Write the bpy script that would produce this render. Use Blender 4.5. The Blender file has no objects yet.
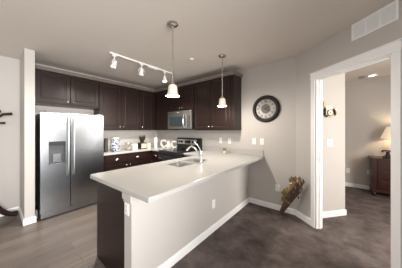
import bpy, bmesh, math, random
from mathutils import Matrix, Vector
random.seed(7)
C = bpy.context.scene.collection
SC = bpy.context.scene

# ------------------------------------------------------------------ camera, world, light, exposure
cam = bpy.data.cameras.new('camera'); cam_o = bpy.data.objects.new('camera', cam); C.objects.link(cam_o)
cam.sensor_width = 36.0; cam.lens = 36.0 * 168.0 / 402.0
cam.shift_y = -4.5 / 402.0; cam.clip_start = 0.02
cam_o.location = (0, 0, 1.40); cam_o.rotation_euler = (math.radians(90), 0, math.radians(39))
SC.camera = cam_o

w = bpy.data.worlds.new('world'); SC.world = w; w.use_nodes = True
w.node_tree.nodes['Background'].inputs[0].default_value = (0.75, 0.85, 1.0, 1)
w.node_tree.nodes['Background'].inputs[1].default_value = 1.0

def area(name, loc, rot, sx, sy, watts, col):
    l = bpy.data.lights.new(name, 'AREA'); l.shape = 'RECTANGLE'; l.size = sx; l.size_y = sy
    l.energy = watts; l.color = col
    o = bpy.data.objects.new(name, l); C.objects.link(o); o.location = loc; o.rotation_euler = rot
    return o
R90 = math.radians(90)
DAY = (1.0, 0.96, 0.90)
area('daylight_rear_window_light', (-2.6, -3.22, 1.35), (R90, 0, 0), 2.4, 1.9, 14, DAY)        # shines to +Y
area('daylight_rear_window_light', (0.6, -3.22, 1.45), (R90, 0, 0), 1.7, 1.5, 34, DAY)
area('daylight_side_window_light', (2.22, -0.15, 1.45), (R90, 0, R90), 1.5, 1.5, 76, (.98, .985, .98)).data.spread = math.radians(85)       # shines to -X
area('daylight_bedroom_window_light', (2.22, 2.75, 1.4), (math.radians(72), 0, R90), 1.0, 1.4, 84, DAY)

VS = SC.view_settings
VS.view_transform = 'Standard'; VS.look = 'None'; VS.exposure = 0.18; VS.gamma = 1.0
try: VS.use_curve_mapping = False
except Exception: pass
SC.cycles.max_bounces = 10; SC.cycles.diffuse_bounces = 6

# ------------------------------------------------------------------ materials
def srgb(r, g, b):
    f = lambda c: (c/255/12.92) if c/255 <= 0.04045 else ((c/255+0.055)/1.055)**2.4
    return (f(r), f(g), f(b), 1)
def mat(name, col, rough=0.5, metal=0.0, noise=0.0, nscale=8, bump=0.0, bscale=200, emit=0, ecol=None, coat=0, stretch=None, trans=0, ior=1.45, spec=None):
    m = bpy.data.materials.new(name); m.use_nodes = True
    nt = m.node_tree; p = nt.nodes['Principled BSDF']
    p.inputs['Base Color'].default_value = col; p.inputs['Roughness'].default_value = rough
    p.inputs['Metallic'].default_value = metal
    p.inputs['IOR'].default_value = ior
    if spec is not None: p.inputs['Specular IOR Level'].default_value = spec
    if coat: p.inputs['Coat Weight'].default_value = coat
    if trans: p.inputs['Transmission Weight'].default_value = trans
    if emit:
        p.inputs['Emission Color'].default_value = ecol or col; p.inputs['Emission Strength'].default_value = emit
    tc = nt.nodes.new('ShaderNodeTexCoord'); mp = nt.nodes.new('ShaderNodeMapping')
    nt.links.new(tc.outputs['Object'], mp.inputs['Vector'])
    if stretch: mp.inputs['Scale'].default_value = stretch
    if noise:
        n = nt.nodes.new('ShaderNodeTexNoise'); n.inputs['Scale'].default_value = nscale; n.inputs['Detail'].default_value = 4
        nt.links.new(mp.outputs[0], n.inputs['Vector'])
        mx = nt.nodes.new('ShaderNodeMix'); mx.data_type = 'RGBA'
        mx.inputs[6].default_value = tuple(c*(1-noise) for c in col[:3])+(1,)
        mx.inputs[7].default_value = tuple(min(1, c*(1+noise)) for c in col[:3])+(1,)
        nt.links.new(n.outputs[0], mx.inputs[0]); nt.links.new(mx.outputs[2], p.inputs['Base Color'])
    if bump:
        n = nt.nodes.new('ShaderNodeTexNoise'); n.inputs['Scale'].default_value = bscale; n.inputs['Detail'].default_value = 3
        nt.links.new(mp.outputs[0], n.inputs['Vector'])
        b = nt.nodes.new('ShaderNodeBump'); b.inputs['Strength'].default_value = bump; b.inputs['Distance'].default_value = 0.01
        nt.links.new(n.outputs[0], b.inputs['Height']); nt.links.new(b.outputs[0], p.inputs['Normal'])
    return m
M = {}
M['wall'] = mat('wall_paint', srgb(189, 183, 177), 0.75, noise=0.02, nscale=3, bump=0.05, bscale=120)
M['ceiling'] = mat('ceiling_paint', srgb(220, 211, 202), 0.85, noise=0.02, nscale=3, bump=0.08, bscale=90)
M['white'] = mat('white_trim_paint', srgb(242, 241, 239), 0.4, noise=0.01)
M['plate'] = mat('white_plastic', srgb(240, 238, 234), 0.35, noise=0.01)
M['slot'] = mat('dark_slot', srgb(60, 56, 52), 0.5, noise=0.02)
M['cab'] = mat('espresso_wood', srgb(40, 27, 24), 0.32, noise=0.22, nscale=14, stretch=(6, 6, 0.6), spec=.32)
M['cabin'] = mat('espresso_recess', srgb(38, 25, 22), 0.5, noise=0.15, nscale=10)
M['crown'] = mat('taupe_crown_wood', srgb(112, 101, 93), 0.45, noise=0.06, nscale=10, stretch=(1, 1, 6))
M['counter'] = mat('cream_quartz', srgb(176, 173, 168), 0.22, noise=0.035, nscale=60)
M['steel'] = mat('brushed_steel', srgb(158, 160, 163), 0.26, 1.0, noise=0.05, nscale=30, stretch=(20, 20, 0.4))
M['sinksteel'] = mat('satin_sink_steel', srgb(205, 206, 206), 0.42, 1.0, noise=0.03, nscale=30)
M['steel_dark'] = mat('dark_steel', srgb(166, 163, 160), 0.42, 1.0, noise=0.05, nscale=30, stretch=(0.4, 20, 20))
M['nickel'] = mat('satin_nickel', srgb(205, 200, 194), 0.25, 1.0, noise=0.03)
M['chrome'] = mat('polished_chrome', srgb(225, 225, 226), 0.12, 1.0, noise=0.01)
M['black'] = mat('black_gloss', srgb(20, 19, 20), 0.15, noise=0.05)
M['blackm'] = mat('black_matt', srgb(26, 24, 24), 0.5, noise=0.1)
M['dispgrey'] = mat('dispenser_grey', srgb(74, 75, 78), 0.4, noise=0.03)
M['glassdark'] = mat('dark_oven_glass', srgb(44, 50, 54), 0.08, noise=0.05, coat=0.5)
M['grey'] = mat('fridge_side_grey', srgb(70, 68, 66), 0.5, noise=0.05)
M['shade'] = mat('alabaster_glass', srgb(206, 198, 184), 0.3, noise=0.16, nscale=30, emit=0.12, ecol=(1, .9, .76, 1))
M['bulb'] = mat('lamp_bulb', (1, 1, 1, 1), 0.4, emit=5, ecol=(1, .88, .68, 1))
M['spot'] = mat('spot_bulb', (1, 1, 1, 1), 0.4, emit=22, ecol=(1, .93, .82, 1))
M['lampfab'] = mat('cream_lamp_fabric', srgb(236, 214, 178), 0.8, noise=0.04, nscale=60, emit=0.4, ecol=(1, .86, .66, 1))
M['down'] = mat('downlight_lens', (1, 1, 1, 1), 0.4, emit=5, ecol=(1, .96, .9, 1))
M['cherry'] = mat('cherry_wood', srgb(58, 27, 22), 0.3, noise=0.25, nscale=10, stretch=(0.6, 6, 6), coat=0.2)
M['rackwood'] = mat('dark_bentwood', srgb(42, 26, 22), 0.35, noise=0.2, nscale=12)
M['clockwood'] = mat('dark_clock_wood', srgb(36, 27, 24), 0.6, noise=0.2, nscale=14)
M['silverleaf'] = mat('aged_silver_face', srgb(140, 133, 126), 0.4, 0.15, noise=0.55, nscale=12)
M['darkcentre'] = mat('dark_clock_centre', srgb(84, 77, 72), 0.5, noise=0.4, nscale=20)
M['whiteceramic'] = mat('white_ceramic', srgb(236, 232, 226), 0.3, noise=0.02)
M['wax'] = mat('cream_wax', srgb(236, 224, 190), 0.5, noise=0.03)
M['cream'] = mat('cream_panel', srgb(226, 214, 176), 0.5, noise=0.08)
M['leafdark'] = mat('dark_leaf', srgb(46, 40, 34), 0.5, noise=0.3)
M['olive'] = mat('dried_olive_leaf', srgb(120, 102, 64), 0.7, noise=0.35, nscale=40)
M['straw'] = mat('dried_straw', srgb(170, 140, 92), 0.8, noise=0.3, nscale=40)
M['twig'] = mat('dark_twig', srgb(88, 68, 56), 0.75, noise=0.6, nscale=40)
M['mauve'] = mat('dried_mauve_flower', srgb(112, 86, 76), 0.8, noise=0.3, nscale=40)
M['cotton'] = mat('dried_pale_flower', srgb(222, 208, 196), 0.8, noise=0.1, nscale=40)
M['orange'] = mat('orange_enamel', srgb(222, 178, 132), 0.5, noise=0.1, nscale=20)
M['yellow'] = mat('yellow_enamel', srgb(226, 204, 130), 0.5, noise=0.1, nscale=20)
M['ventback'] = mat('pale_backing_grey', srgb(206, 212, 218), 0.6, noise=0.02)  # pale blue-grey behind the vent louvres and the switch rockers
M['stonetile'] = mat('grey_glazed', srgb(150, 142, 138), 0.3, noise=0.1)

def glass_mat():
    m = mat('clear_glass', (0.95, 0.97, 0.96, 1), 0.05, trans=1.0, noise=0.005)
    return m
M['glass'] = glass_mat()

def wood_floor():
    m = bpy.data.materials.new('grey_plank_floor'); m.use_nodes = True
    nt = m.node_tree; p = nt.nodes['Principled BSDF']; L = nt.links
    tc = nt.nodes.new('ShaderNodeTexCoord'); mp = nt.nodes.new('ShaderNodeMapping')
    mp.inputs['Rotation'].default_value = (0, 0, R90)
    L.new(tc.outputs['Object'], mp.inputs['Vector'])
    br = nt.nodes.new('ShaderNodeTexBrick'); L.new(mp.outputs[0], br.inputs['Vector'])
    br.inputs['Scale'].default_value = 1.0; br.inputs['Brick Width'].default_value = 1.2; br.inputs['Row Height'].default_value = 0.16
    br.inputs['Mortar Size'].default_value = 0.0018; br.inputs['Bias'].default_value = 0.0
    br.inputs['Color1'].default_value = srgb(100, 90, 83); br.inputs['Color2'].default_value = srgb(119, 108, 100)
    br.inputs['Mortar'].default_value = srgb(76, 69, 65)
    mp2 = nt.nodes.new('ShaderNodeMapping'); mp2.inputs['Scale'].default_value = (9, 0.7, 1)
    L.new(tc.outputs['Object'], mp2.inputs['Vector'])
    n = nt.nodes.new('ShaderNodeTexNoise'); n.inputs['Scale'].default_value = 3.0; n.inputs['Detail'].default_value = 6
    L.new(mp2.outputs[0], n.inputs['Vector'])
    rp = nt.nodes.new('ShaderNodeValToRGB'); rp.color_ramp.elements[0].position = .3; rp.color_ramp.elements[1].position = .7
    rp.color_ramp.elements[0].color = (.74, .72, .71, 1); rp.color_ramp.elements[1].color = (1.1, 1.1, 1.1, 1)
    L.new(n.outputs[0], rp.inputs[0])
    mx = nt.nodes.new('ShaderNodeMix'); mx.data_type = 'RGBA'; mx.blend_type = 'MULTIPLY'; mx.inputs[0].default_value = 1
    L.new(br.outputs[0], mx.inputs[6]); L.new(rp.outputs[0], mx.inputs[7]); L.new(mx.outputs[2], p.inputs['Base Color'])
    p.inputs['Roughness'].default_value = 0.38
    return m
M['floor'] = wood_floor()

def carpet():
    m = bpy.data.materials.new('taupe_carpet'); m.use_nodes = True
    nt = m.node_tree; p = nt.nodes['Principled BSDF']; L = nt.links
    tc = nt.nodes.new('ShaderNodeTexCoord')
    n = nt.nodes.new('ShaderNodeTexNoise'); n.inputs['Scale'].default_value = 4.5; n.inputs['Detail'].default_value = 8; n.inputs['Roughness'].default_value = .65
    n.inputs['Distortion'].default_value = .3
    L.new(tc.outputs['Object'], n.inputs['Vector'])
    n2 = nt.nodes.new('ShaderNodeTexNoise'); n2.inputs['Scale'].default_value = 90; n2.inputs['Detail'].default_value = 3
    L.new(tc.outputs['Object'], n2.inputs['Vector'])
    ad = nt.nodes.new('ShaderNodeMath'); ad.operation = 'MULTIPLY_ADD'; ad.inputs[1].default_value = .45
    L.new(n2.outputs[0], ad.inputs[0]); L.new(n.outputs[0], ad.inputs[2])
    rp = nt.nodes.new('ShaderNodeValToRGB'); rp.color_ramp.elements[0].position = .5; rp.color_ramp.elements[1].position = .95
    rp.color_ramp.elements[0].color = srgb(70, 62, 60); rp.color_ramp.elements[1].color = srgb(122, 111, 107)
    L.new(ad.outputs[0], rp.inputs[0]); L.new(rp.outputs[0], p.inputs['Base Color'])
    b = nt.nodes.new('ShaderNodeBump'); b.inputs['Strength'].default_value = .6; b.inputs['Distance'].default_value = .01
    L.new(ad.outputs[0], b.inputs['Height']); L.new(b.outputs[0], p.inputs['Normal'])
    p.inputs['Roughness'].default_value = 0.95; p.inputs['Specular IOR Level'].default_value = .1
    return m
M['carpet'] = carpet()

def patterned():
    m = bpy.data.materials.new('blue_white_pattern'); m.use_nodes = True
    nt = m.node_tree; p = nt.nodes['Principled BSDF']; L = nt.links
    tc = nt.nodes.new('ShaderNodeTexCoord')
    v = nt.nodes.new('ShaderNodeTexVoronoi'); v.inputs['Scale'].default_value = 30
    L.new(tc.outputs['Object'], v.inputs['Vector'])
    rp = nt.nodes.new('ShaderNodeValToRGB'); rp.color_ramp.interpolation = 'CONSTANT'
    e = rp.color_ramp.elements; e[0].position = 0; e[0].color = srgb(24, 32, 70)
    e[1].position = .5; e[1].color = srgb(186, 190, 204)
    L.new(v.outputs['Distance'], rp.inputs[0]); L.new(rp.outputs[0], p.inputs['Base Color'])
    p.inputs['Roughness'].default_value = .3
    return m
M['pattern'] = patterned()

# ------------------------------------------------------------------ mesh helpers (all coordinates are world metres)
class B:
    def __init__(s, mtx=None): s.bm = bmesh.new(); s.m = mtx
    def _add(s, t):
        me = bpy.data.meshes.new('t'); t.to_mesh(me); t.free(); s.bm.from_mesh(me); bpy.data.meshes.remove(me); return s
    def box(s, x0, x1, y0, y1, z0, z1, bev=0, seg=2):
        t = bmesh.new(); bmesh.ops.create_cube(t, size=1)
        for v in t.verts:
            v.co = Vector(((x0+x1)/2+v.co.x*(x1-x0), (y0+y1)/2+v.co.y*(y1-y0), (z0+z1)/2+v.co.z*(z1-z0)))
        if bev: bmesh.ops.bevel(t, geom=t.edges[:], offset=bev, segments=seg, affect='EDGES', profile=.5)
        return s._add(t)
    def lathe(s, prof, c=(0, 0, 0), seg=24, axis=None, wav=None, cap=True):
        t = bmesh.new(); rings = []
        for i, (r, z) in enumerate(prof):
            ring = []
            for k in range(seg):
                a = 2*math.pi*k/seg; rr = r
                if wav: rr = r*(1+wav[i]*math.cos(6*a))
                ring.append(t.verts.new((rr*math.cos(a), rr*math.sin(a), z)))
            rings.append(ring)
        for a, b in zip(rings, rings[1:]):
            for k in range(seg): t.faces.new((a[k], a[(k+1) % seg], b[(k+1) % seg], b[k]))
        for ring, r in ((rings[0], prof[0][0]), (rings[-1], prof[-1][0])):
            if cap and r > 1e-6:
                try: t.faces.new(ring)
                except Exception: pass
        bmesh.ops.remove_doubles(t, verts=t.verts[:], dist=1e-6)
        if axis is not None:
            q = Vector((0, 0, 1)).rotation_difference(Vector(axis).normalized()).to_matrix()
            for v in t.verts: v.co = q @ v.co
        for v in t.verts: v.co += Vector(c)
        bmesh.ops.recalc_face_normals(t, faces=t.faces[:])
        return s._add(t)
    def cyl(s, p0, p1, r0, r1=None, seg=16):
        p0 = Vector(p0); p1 = Vector(p1); r1 = r0 if r1 is None else r1
        return s.lathe([(r0, 0), (r1, (p1-p0).length)], p0, seg, p1-p0)
    def tube(s, pts, r, seg=10):
        pts = [Vector(p) for p in pts]; t = bmesh.new(); rings = []; up = None
        for i, p in enumerate(pts):
            d = (pts[min(i+1, len(pts)-1)]-pts[max(i-1, 0)]).normalized()
            if up is None: up = d.orthogonal().normalized()
            up = (up-d*up.dot(d)).normalized(); sd = d.cross(up)
            rr = r[i] if isinstance(r, (list, tuple)) else r
            rings.append([t.verts.new(p+(up*math.cos(2*math.pi*k/seg)+sd*math.sin(2*math.pi*k/seg))*rr) for k in range(seg)])
        for a, b in zip(rings, rings[1:]):
            for k in range(seg): t.faces.new((a[k], a[(k+1) % seg], b[(k+1) % seg], b[k]))
        t.faces.new(rings[0]); t.faces.new(rings[-1])
        bmesh.ops.recalc_face_normals(t, faces=t.faces[:])
        return s._add(t)
    def sph(s, c, r, seg=16, sc=(1, 1, 1)):
        t = bmesh.new(); bmesh.ops.create_uvsphere(t, u_segments=seg, v_segments=max(6, seg//2), radius=1)
        for v in t.verts: v.co = Vector((v.co.x*r*sc[0], v.co.y*r*sc[1], v.co.z*r*sc[2]))+Vector(c)
        return s._add(t)
    def prism(s, poly, z0, z1, holes=(), bev=0):
        t = bmesh.new()
        loops = []
        for pl in [poly]+list(holes):
            vs = [t.verts.new((x, y, z0)) for x, y in pl]; loops.append(vs)
            for a, b in zip(vs, vs[1:]+vs[:1]): t.edges.new((a, b))
        bmesh.ops.triangle_fill(t, use_beauty=True, edges=t.edges[:])
        bmesh.ops.dissolve_limit(t, angle_limit=0.01, verts=t.verts[:], edges=t.edges[:])
        ex = bmesh.ops.extrude_face_region(t, geom=t.faces[:])
        for v in [g for g in ex['geom'] if isinstance(g, bmesh.types.BMVert)]: v.co.z = z1
        bmesh.ops.recalc_face_normals(t, faces=t.faces[:])
        if bev:
            ed = [e for e in t.edges if len(e.link_faces) == 2 and e.calc_face_angle(0) > .9 and abs(e.verts[0].co.z-e.verts[1].co.z) < 1e-6]
            bmesh.ops.bevel(t, geom=ed, offset=bev, segments=2, affect='EDGES', profile=.5)
        return s._add(t)
    def sweep(s, path, prof, closed=False):
        # prof: list of (out, z); path: list of (x, y) with the outside on the right-hand side of travel
        t = bmesh.new(); rings = []; n = len(path)
        for i, p in enumerate(path):
            p = Vector(p); d0 = (p-Vector(path[i-1])).normalized() if i > 0 else None
            d1 = (Vector(path[i+1])-p).normalized() if i < n-1 else None
            d0 = d0 or d1; d1 = d1 or d0
            n0 = Vector((d0.y, -d0.x)); n1 = Vector((d1.y, -d1.x)); nn = (n0+n1).normalized(); k = 1/max(.3, nn.dot(n0))
            rings.append([t.verts.new((p.x+nn.x*o*k, p.y+nn.y*o*k, z)) for o, z in prof])
        m = len(prof)
        for a, b in zip(rings, rings[1:]):
            for k in range(m): t.faces.new((a[k], a[(k+1) % m], b[(k+1) % m], b[k]))
        t.faces.new(rings[0]); t.faces.new(rings[-1])
        bmesh.ops.recalc_face_normals(t, faces=t.faces[:])
        return s._add(t)

def thing(name, label, cat, loc, group=None):
    o = bpy.data.objects.new(name, None); C.objects.link(o); o.location = loc; o.empty_display_size = .1
    o['label'] = label; o['category'] = cat
    if group: o['group'] = group
    return o
def absloc(o):
    v = Vector((0, 0, 0))
    while o: v += o.location; o = o.parent
    return v
def part(name, b, m, parent=None, smooth=False, label=None, origin=None):
    me = bpy.data.meshes.new(name)
    if b.m is not None: b.bm.transform(b.m)
    off = origin if origin is not None else (absloc(parent) if parent else Vector((0, 0, 0)))
    for v in b.bm.verts: v.co -= Vector(off)
    bmesh.ops.recalc_face_normals(b.bm, faces=b.bm.faces[:])
    for f in b.bm.faces: f.smooth = smooth
    b.bm.to_mesh(me); b.bm.free()
    me.materials.append(M[m])
    o = bpy.data.objects.new(name, me); C.objects.link(o)
    if smooth:
        try: me.set_sharp_from_angle(angle=math.radians(40))
        except Exception: pass
    if parent: o.parent = parent
    if label: o['label'] = label
    if origin is not None: o.location = Vector(origin) - (absloc(parent) if parent else Vector((0, 0, 0)))
    return o
def single(name, b, m, label, cat, origin, group=None, smooth=False):
    o = part(name, b, m, None, smooth, None, origin); o['label'] = label; o['category'] = cat
    if group: o['group'] = group
    return o
def struct(name, b, m, parent=None, smooth=False):
    o = part(name, b, m, parent, smooth)
    if parent is None: o['kind'] = 'structure'
    return o
def copy_tree(o, parent=None):
    c = o.copy(); C.objects.link(c); c.parent = parent
    for ch in list(o.children): copy_tree(ch, c)
    return c

# frames: local (along, out, up)
XL = -4.21          # left wall face
YB = 3.11           # clock / range wall face
CZ = 2.59           # ceiling
P = Vector((-0.53, 3.115)); ANG = math.radians(-39.5)
T = Vector((math.cos(ANG), math.sin(ANG))); N = Vector((-T.y, T.x))
DOORM = Matrix(((T.x, N.x, 0, P.x), (T.y, N.y, 0, P.y), (0, 0, 1, 0), (0, 0, 0, 1)))   # (t, n, z): n > 0 is the far side
def FX(x): return Matrix(((0, 1, 0, x), (1, 0, 0, 0), (0, 0, 1, 0), (0, 0, 0, 1)))       # faces +X, along = world Y
def FXN(x): return Matrix(((0, -1, 0, x), (1, 0, 0, 0), (0, 0, 1, 0), (0, 0, 0, 1)))     # faces -X
def FY(y): return Matrix(((1, 0, 0, 0), (0, -1, 0, y), (0, 0, 1, 0), (0, 0, 0, 1)))      # faces -Y, along = world X

# ------------------------------------------------------------------ room shell
D0 = Vector((-2.045, .715)); DD = Vector((.83, -.557))
DE = D0 + DD*((2.3-D0.x)/DD.x)
struct('floor', B().prism([(-4.35, 3.25), (-4.35, -3.35), (2.35, -3.35), (DE.x, DE.y), (D0.x, D0.y), (-2.045, 3.25)], -.06, 0), 'floor')
struct('floor', B().prism([(-2.045, 3.25), (D0.x, D0.y), (DE.x, DE.y), (2.35, DE.y), (2.35, 5.6), (-1.1, 5.6), (-1.1, 3.25)], -.06, 0), 'carpet')
struct('ceiling', B().box(-4.35, 2.4, -3.4, 5.65, CZ, CZ+.08), 'ceiling')
struct('wall_left', B().box(XL-.12, XL, -3.35, 3.23, 0, CZ), 'wall')
struct('wall_kitchen', B().box(XL-.12, P.x+.02, YB, YB+.12, 0, CZ), 'wall')
struct('wall_partition', B().box(XL, -3.55, .283, .395, 0, CZ, .004), 'wall')
OL, OR, OH = .385, 1.208, 2.115
dw = B(DOORM); dw.box(0, OL, 0, .10, 0, CZ); dw.box(OR, 3.7, 0, .10, 0, CZ); dw.box(OL, OR, 0, .10, OH, CZ)
struct('wall_door', dw, 'wall')
struct('wall_bedroom_side', B(DOORM).box(.06, .16, .10, .80, 0, CZ), 'wall')
struct('wall_bedroom_far', B().box(-1.1, 2.4, 5.5, 5.6, 0, CZ), 'wall')
struct('wall_bedroom_left', B().box(-1.1, -1.0, 3.23, 5.5, 0, CZ), 'wall')
def wall_with_windows(name, axis, pos, a0, a1, wins, th=.12):
    b = B(); x = a0
    def bx(u0, u1, z0, z1):
        if axis == 'Y': b.box(u0, u1, pos-th, pos, z0, z1)
        else: b.box(pos, pos+th, u0, u1, z0, z1)
    for (u0, u1, z0, z1) in wins:
        bx(x, u0, 0, CZ); bx(u0, u1, 0, z0); bx(u0, u1, z1, CZ); x = u1
    bx(x, a1, 0, CZ)
    struct(name, b, 'wall')
wall_with_windows('wall_rear', 'Y', -3.2, XL, 2.2, [(-3.85, -1.35, .35, 2.3), (-.3, 1.5, .65, 2.25)])
wall_with_windows('wall_right', 'X', 2.2, -3.32, 5.5, [(-.92, .62, .65, 2.25), (2.2, 3.3, .65, 2.15)])
def win_frame(name, axis, pos, u0, u1, z0, z1):
    b = B()
    def bx(a, c, e, f, d0=0.03, d1=.09):
        if axis == 'Y': b.box(a, c, pos-d1, pos-d0, e, f)
        else: b.box(pos+d0, pos+d1, a, c, e, f)
    bx(u0, u0+.05, z0, z1); bx(u1-.05, u1, z0, z1); bx(u0+.05, u1-.05, z0, z0+.05); bx(u0+.05, u1-.05, z1-.05, z1)
    m = (u0+u1)/2; bx(m-.025, m+.025, z0+.05, z1-.05)
    struct(name, b, 'white')
win_frame('window_1', 'Y', -3.17, -3.85, -1.35, .35, 2.3)
win_frame('window_2', 'Y', -3.17, -.3, 1.5, .65, 2.25)
win_frame('window_3', 'X', 2.17, -.92, .62, .65, 2.25)
win_frame('window_4', 'X', 2.17, 2.2, 3.3, .65, 2.15)

# half wall carrying the peninsula counter
HX0, HX1, HY0 = -1.445, -1.325, .72
hw = B(); hw.box(HX0, HX1, HY0, YB, 0, .873)
struct('wall_peninsula', hw, 'wall')
struct('trim_peninsula_cap', B().box(HX0-.012, HX1+.02, HY0-.018, HY0+.05, .80, .873, .006).box(HX0-.004, HX1+.01, HY0-.009, HY0+.05, .775, .80, .004), 'wall')

# baseboards
BP = [(0, 0), (.014, 0), (.014, .075), (.009, .09), (0, .092)]
def bb(name, path): struct(name, B().sweep(path, BP), 'white')
pt = lambda t, n=0: tuple(P+T*t+N*n)
bb('baseboard_kitchen', [(-1.325, YB), (P.x, P.y), pt(OL-.07)])
bb('baseboard_peninsula', [(-1.325, HY0), (-1.325, YB)][::-1] if False else [(-1.325, HY0), (-1.325, YB)])
bb('baseboard_left', [(XL, -3.19), (XL, .283), (-3.55, .283), (-3.55, .395), (-3.75, .395)])
bb('baseboard_bedroom_side', [pt(.16, .10), pt(.16, .80), pt(.06, .80)])
bb('baseboard_bedroom_far', [(-1.0, 5.5), (2.2, 5.5)])
bb('baseboard_door', [pt(OR+.067), pt(3.58)])

# crown on the upper cabinets
XU, YU = -3.905, 2.785
CP = [(0, 2.425), (.008, 2.425), (.012, 2.435), (.03, 2.468), (.034, 2.482), (0, 2.482)]
struct('trim_crown', B().sweep([(XU, .40), (XU, YU), (-1.48, YU), (-1.48, YB)], CP), 'crown')

# door casing and jamb
dr = bpy.data.objects.new('door_1', None); C.objects.link(dr); dr['kind'] = 'structure'; dr.location = (P.x, P.y, 0)
b = B(DOORM); b.box(OL-.07, OL-.003, -.02, 0, 0, OH-.006, .004); b.box(OR+.005, OR+.066, -.02, 0, 0, OH-.006, .004)
part('side_casing', b, 'white', dr)
b = B(DOORM); b.box(OL-.074, OR+.07, -.022, 0, OH-.006, OH+.084, .003); b.box(OL-.082, OR+.078, -.030, 0, OH+.084, OH+.097, .003)
part('head_casing', b, 'white', dr)
b = B(DOORM); b.box(OL, OL+.012, 0, .10, 0, OH); b.box(OR-.012, OR, 0, .10, 0, OH); b.box(OL, OR, 0, .10, OH-.012, OH)
b.box(OL+.012, OL+.022, .04, .07, 0, OH-.012); b.box(OL+.012, OR-.012, .04, .07, OH-.022, OH-.012)
part('jamb', b, 'white', dr)
part('strike_plate', B(DOORM).box(OL+.0118, OL+.0145, .012, .035, .95, 1.01), 'steel_dark', dr)

# ------------------------------------------------------------------ cabinets
def door_mesh(b, u0, u1, z0, z1, th=.02, fr=.058, raised=True):
    b.box(u0, u0+fr, 0.001, th, z0, z1, .003); b.box(u1-fr, u1, 0.001, th, z0, z1, .003)
    b.box(u0+fr-.001, u1-fr+.001, 0.001, th, z0, z0+fr, .003); b.box(u0+fr-.001, u1-fr+.001, 0.001, th, z1-fr, z1, .003)
    b.box(u0+fr-.002, u1-fr+.002, 0.001, th*.45, z0+fr-.002, z1-fr+.002)
    if raised and u1-u0 > .22: b.box(u0+fr+.022, u1-fr-.022, 0.001, th*.8, z0+fr+.022, z1-fr-.022, .007)
def knob_mesh(fm, u, z, d=.02):
    b = B(fm); b.lathe([(.006, 0), (.006, .012), (.015, .017), (.016, .023), (.010, .029), (0.0, .030)], (u, d, z), 14, (0, 1, 0)); return b
def cup_mesh(fm, u, z, d=.02):
    b = B(fm)
    t = bmesh.new(); bmesh.ops.create_uvsphere(t, u_segments=18, v_segments=10, radius=1)
    bmesh.ops.delete(t, geom=[v for v in t.verts if v.co.z < -.05 or v.co.y < -.05], context='VERTS')
    for v in t.verts: v.co = Vector((u+v.co.x*.05, d-.001+v.co.y*.028, z-.014+v.co.z*.034))
    bmesh.ops.solidify(t, geom=t.faces[:], thickness=.003)
    return b._add(t)
def cabinet(name, label, cat, base, bodies, fm, doors=(), drawers=(), group=None, bodymat='cab', toe=None):
    r = thing(name, label, cat, base, group)
    bb_ = B()
    for bx in bodies: bb_.box(*bx, .002)
    part('body', bb_, bodymat, r)
    if toe: part('toe_kick', B().box(*toe), 'blackm', r)
    for (u0, u1, z0, z1, ku, kz) in doors:
        b = B(fm); door_mesh(b, u0, u1, z0, z1); d = part('door', b, 'cab', r)
        if ku is not None: part('knob', knob_mesh(fm, ku, kz), 'nickel', d, True, 'small satin nickel knob')
    for (u0, u1, z0, z1) in drawers:
        b = B(fm); b.box(u0, u1, .001, .02, z0, z1, .004); b.box(u0+.03, u1-.03, .001, .024, z0+.03, z1-.03, .004); d = part('drawer', b, 'cab', r)
        part('cup_pull', cup_mesh(fm, (u0+u1)/2, (z0+z1)/2), 'nickel', d, True, 'satin nickel cup pull')
    return r
UZ0, UZ1 = 1.385, 2.425
GU = 'upper cabinets'; GB = 'base cabinets'
fx = FX(XU-.02); FU = XU-.02
cabinet('upper_cabinet', 'short dark espresso two-door wall cabinet above the stainless refrigerator', 'cabinet', (XL, .92, 1.835),
        [(XL+.002, FU, .40, 1.398, 1.835, UZ1)], fx, [(.425, .908, 1.865, 2.40, .87, 1.91), (.918, 1.39, 1.865, 2.40, .958, 1.91)], group=GU)
cabinet('upper_cabinet', 'tall dark espresso two-door wall cabinet right of the refrigerator, above the drawers', 'cabinet', (XL, 1.88, UZ0),
        [(XL+.002, FU, 1.402, 2.352, UZ0, UZ1)], fx, [(1.415, 1.872, UZ0+.02, 2.39, 1.835, UZ0+.075), (1.884, 2.34, UZ0+.02, 2.39, 1.921, UZ0+.075)], group=GU)
cabinet('upper_cabinet', 'narrow dark espresso single-door wall cabinet in the kitchen corner on the refrigerator wall', 'cabinet', (XL, 2.56, UZ0),
        [(XL+.002, FU, 2.356, YU-.002, UZ0, UZ1)], fx, [(2.368, 2.74, UZ0+.02, 2.39, 2.41, UZ0+.075)], group=GU)
fy = FY(YU+.02); FV = YU+.02
cabinet('upper_cabinet', 'dark espresso corner wall cabinet left of the microwave with no knob showing', 'cabinet', (-3.6, YB, UZ0),
        [(FU+.002, -3.262, FV, YB-.002, UZ0, UZ1), (XL+.002, FU, YU, YB-.002, UZ0, UZ1)], fy, [(-3.80, -3.29, UZ0+.02, 2.39, None, None)], group=GU)
cabinet('upper_cabinet', 'short dark espresso two-door wall cabinet directly above the microwave', 'cabinet', (-2.86, YB, 1.835),
        [(-3.258, -2.458, FV, YB-.002, 1.835, UZ1)], fy, [(-3.25, -2.862, 1.855, 2.39, -2.90, 1.905), (-2.852, -2.466, 1.855, 2.39, -2.812, 1.905)], group=GU)
cabinet('upper_cabinet', 'wide tall dark espresso two-door wall cabinet right of the microwave, behind the farther pendant', 'cabinet', (-1.97, YB, UZ0),
        [(-2.454, -1.48, FV, YB-.002, UZ0, UZ1)], fy, [(-2.44, -2.00, UZ0+.02, 2.39, -2.04, UZ0+.075), (-1.99, -1.56, UZ0+.02, 2.39, -1.95, UZ0+.075)], group=GU)

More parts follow.
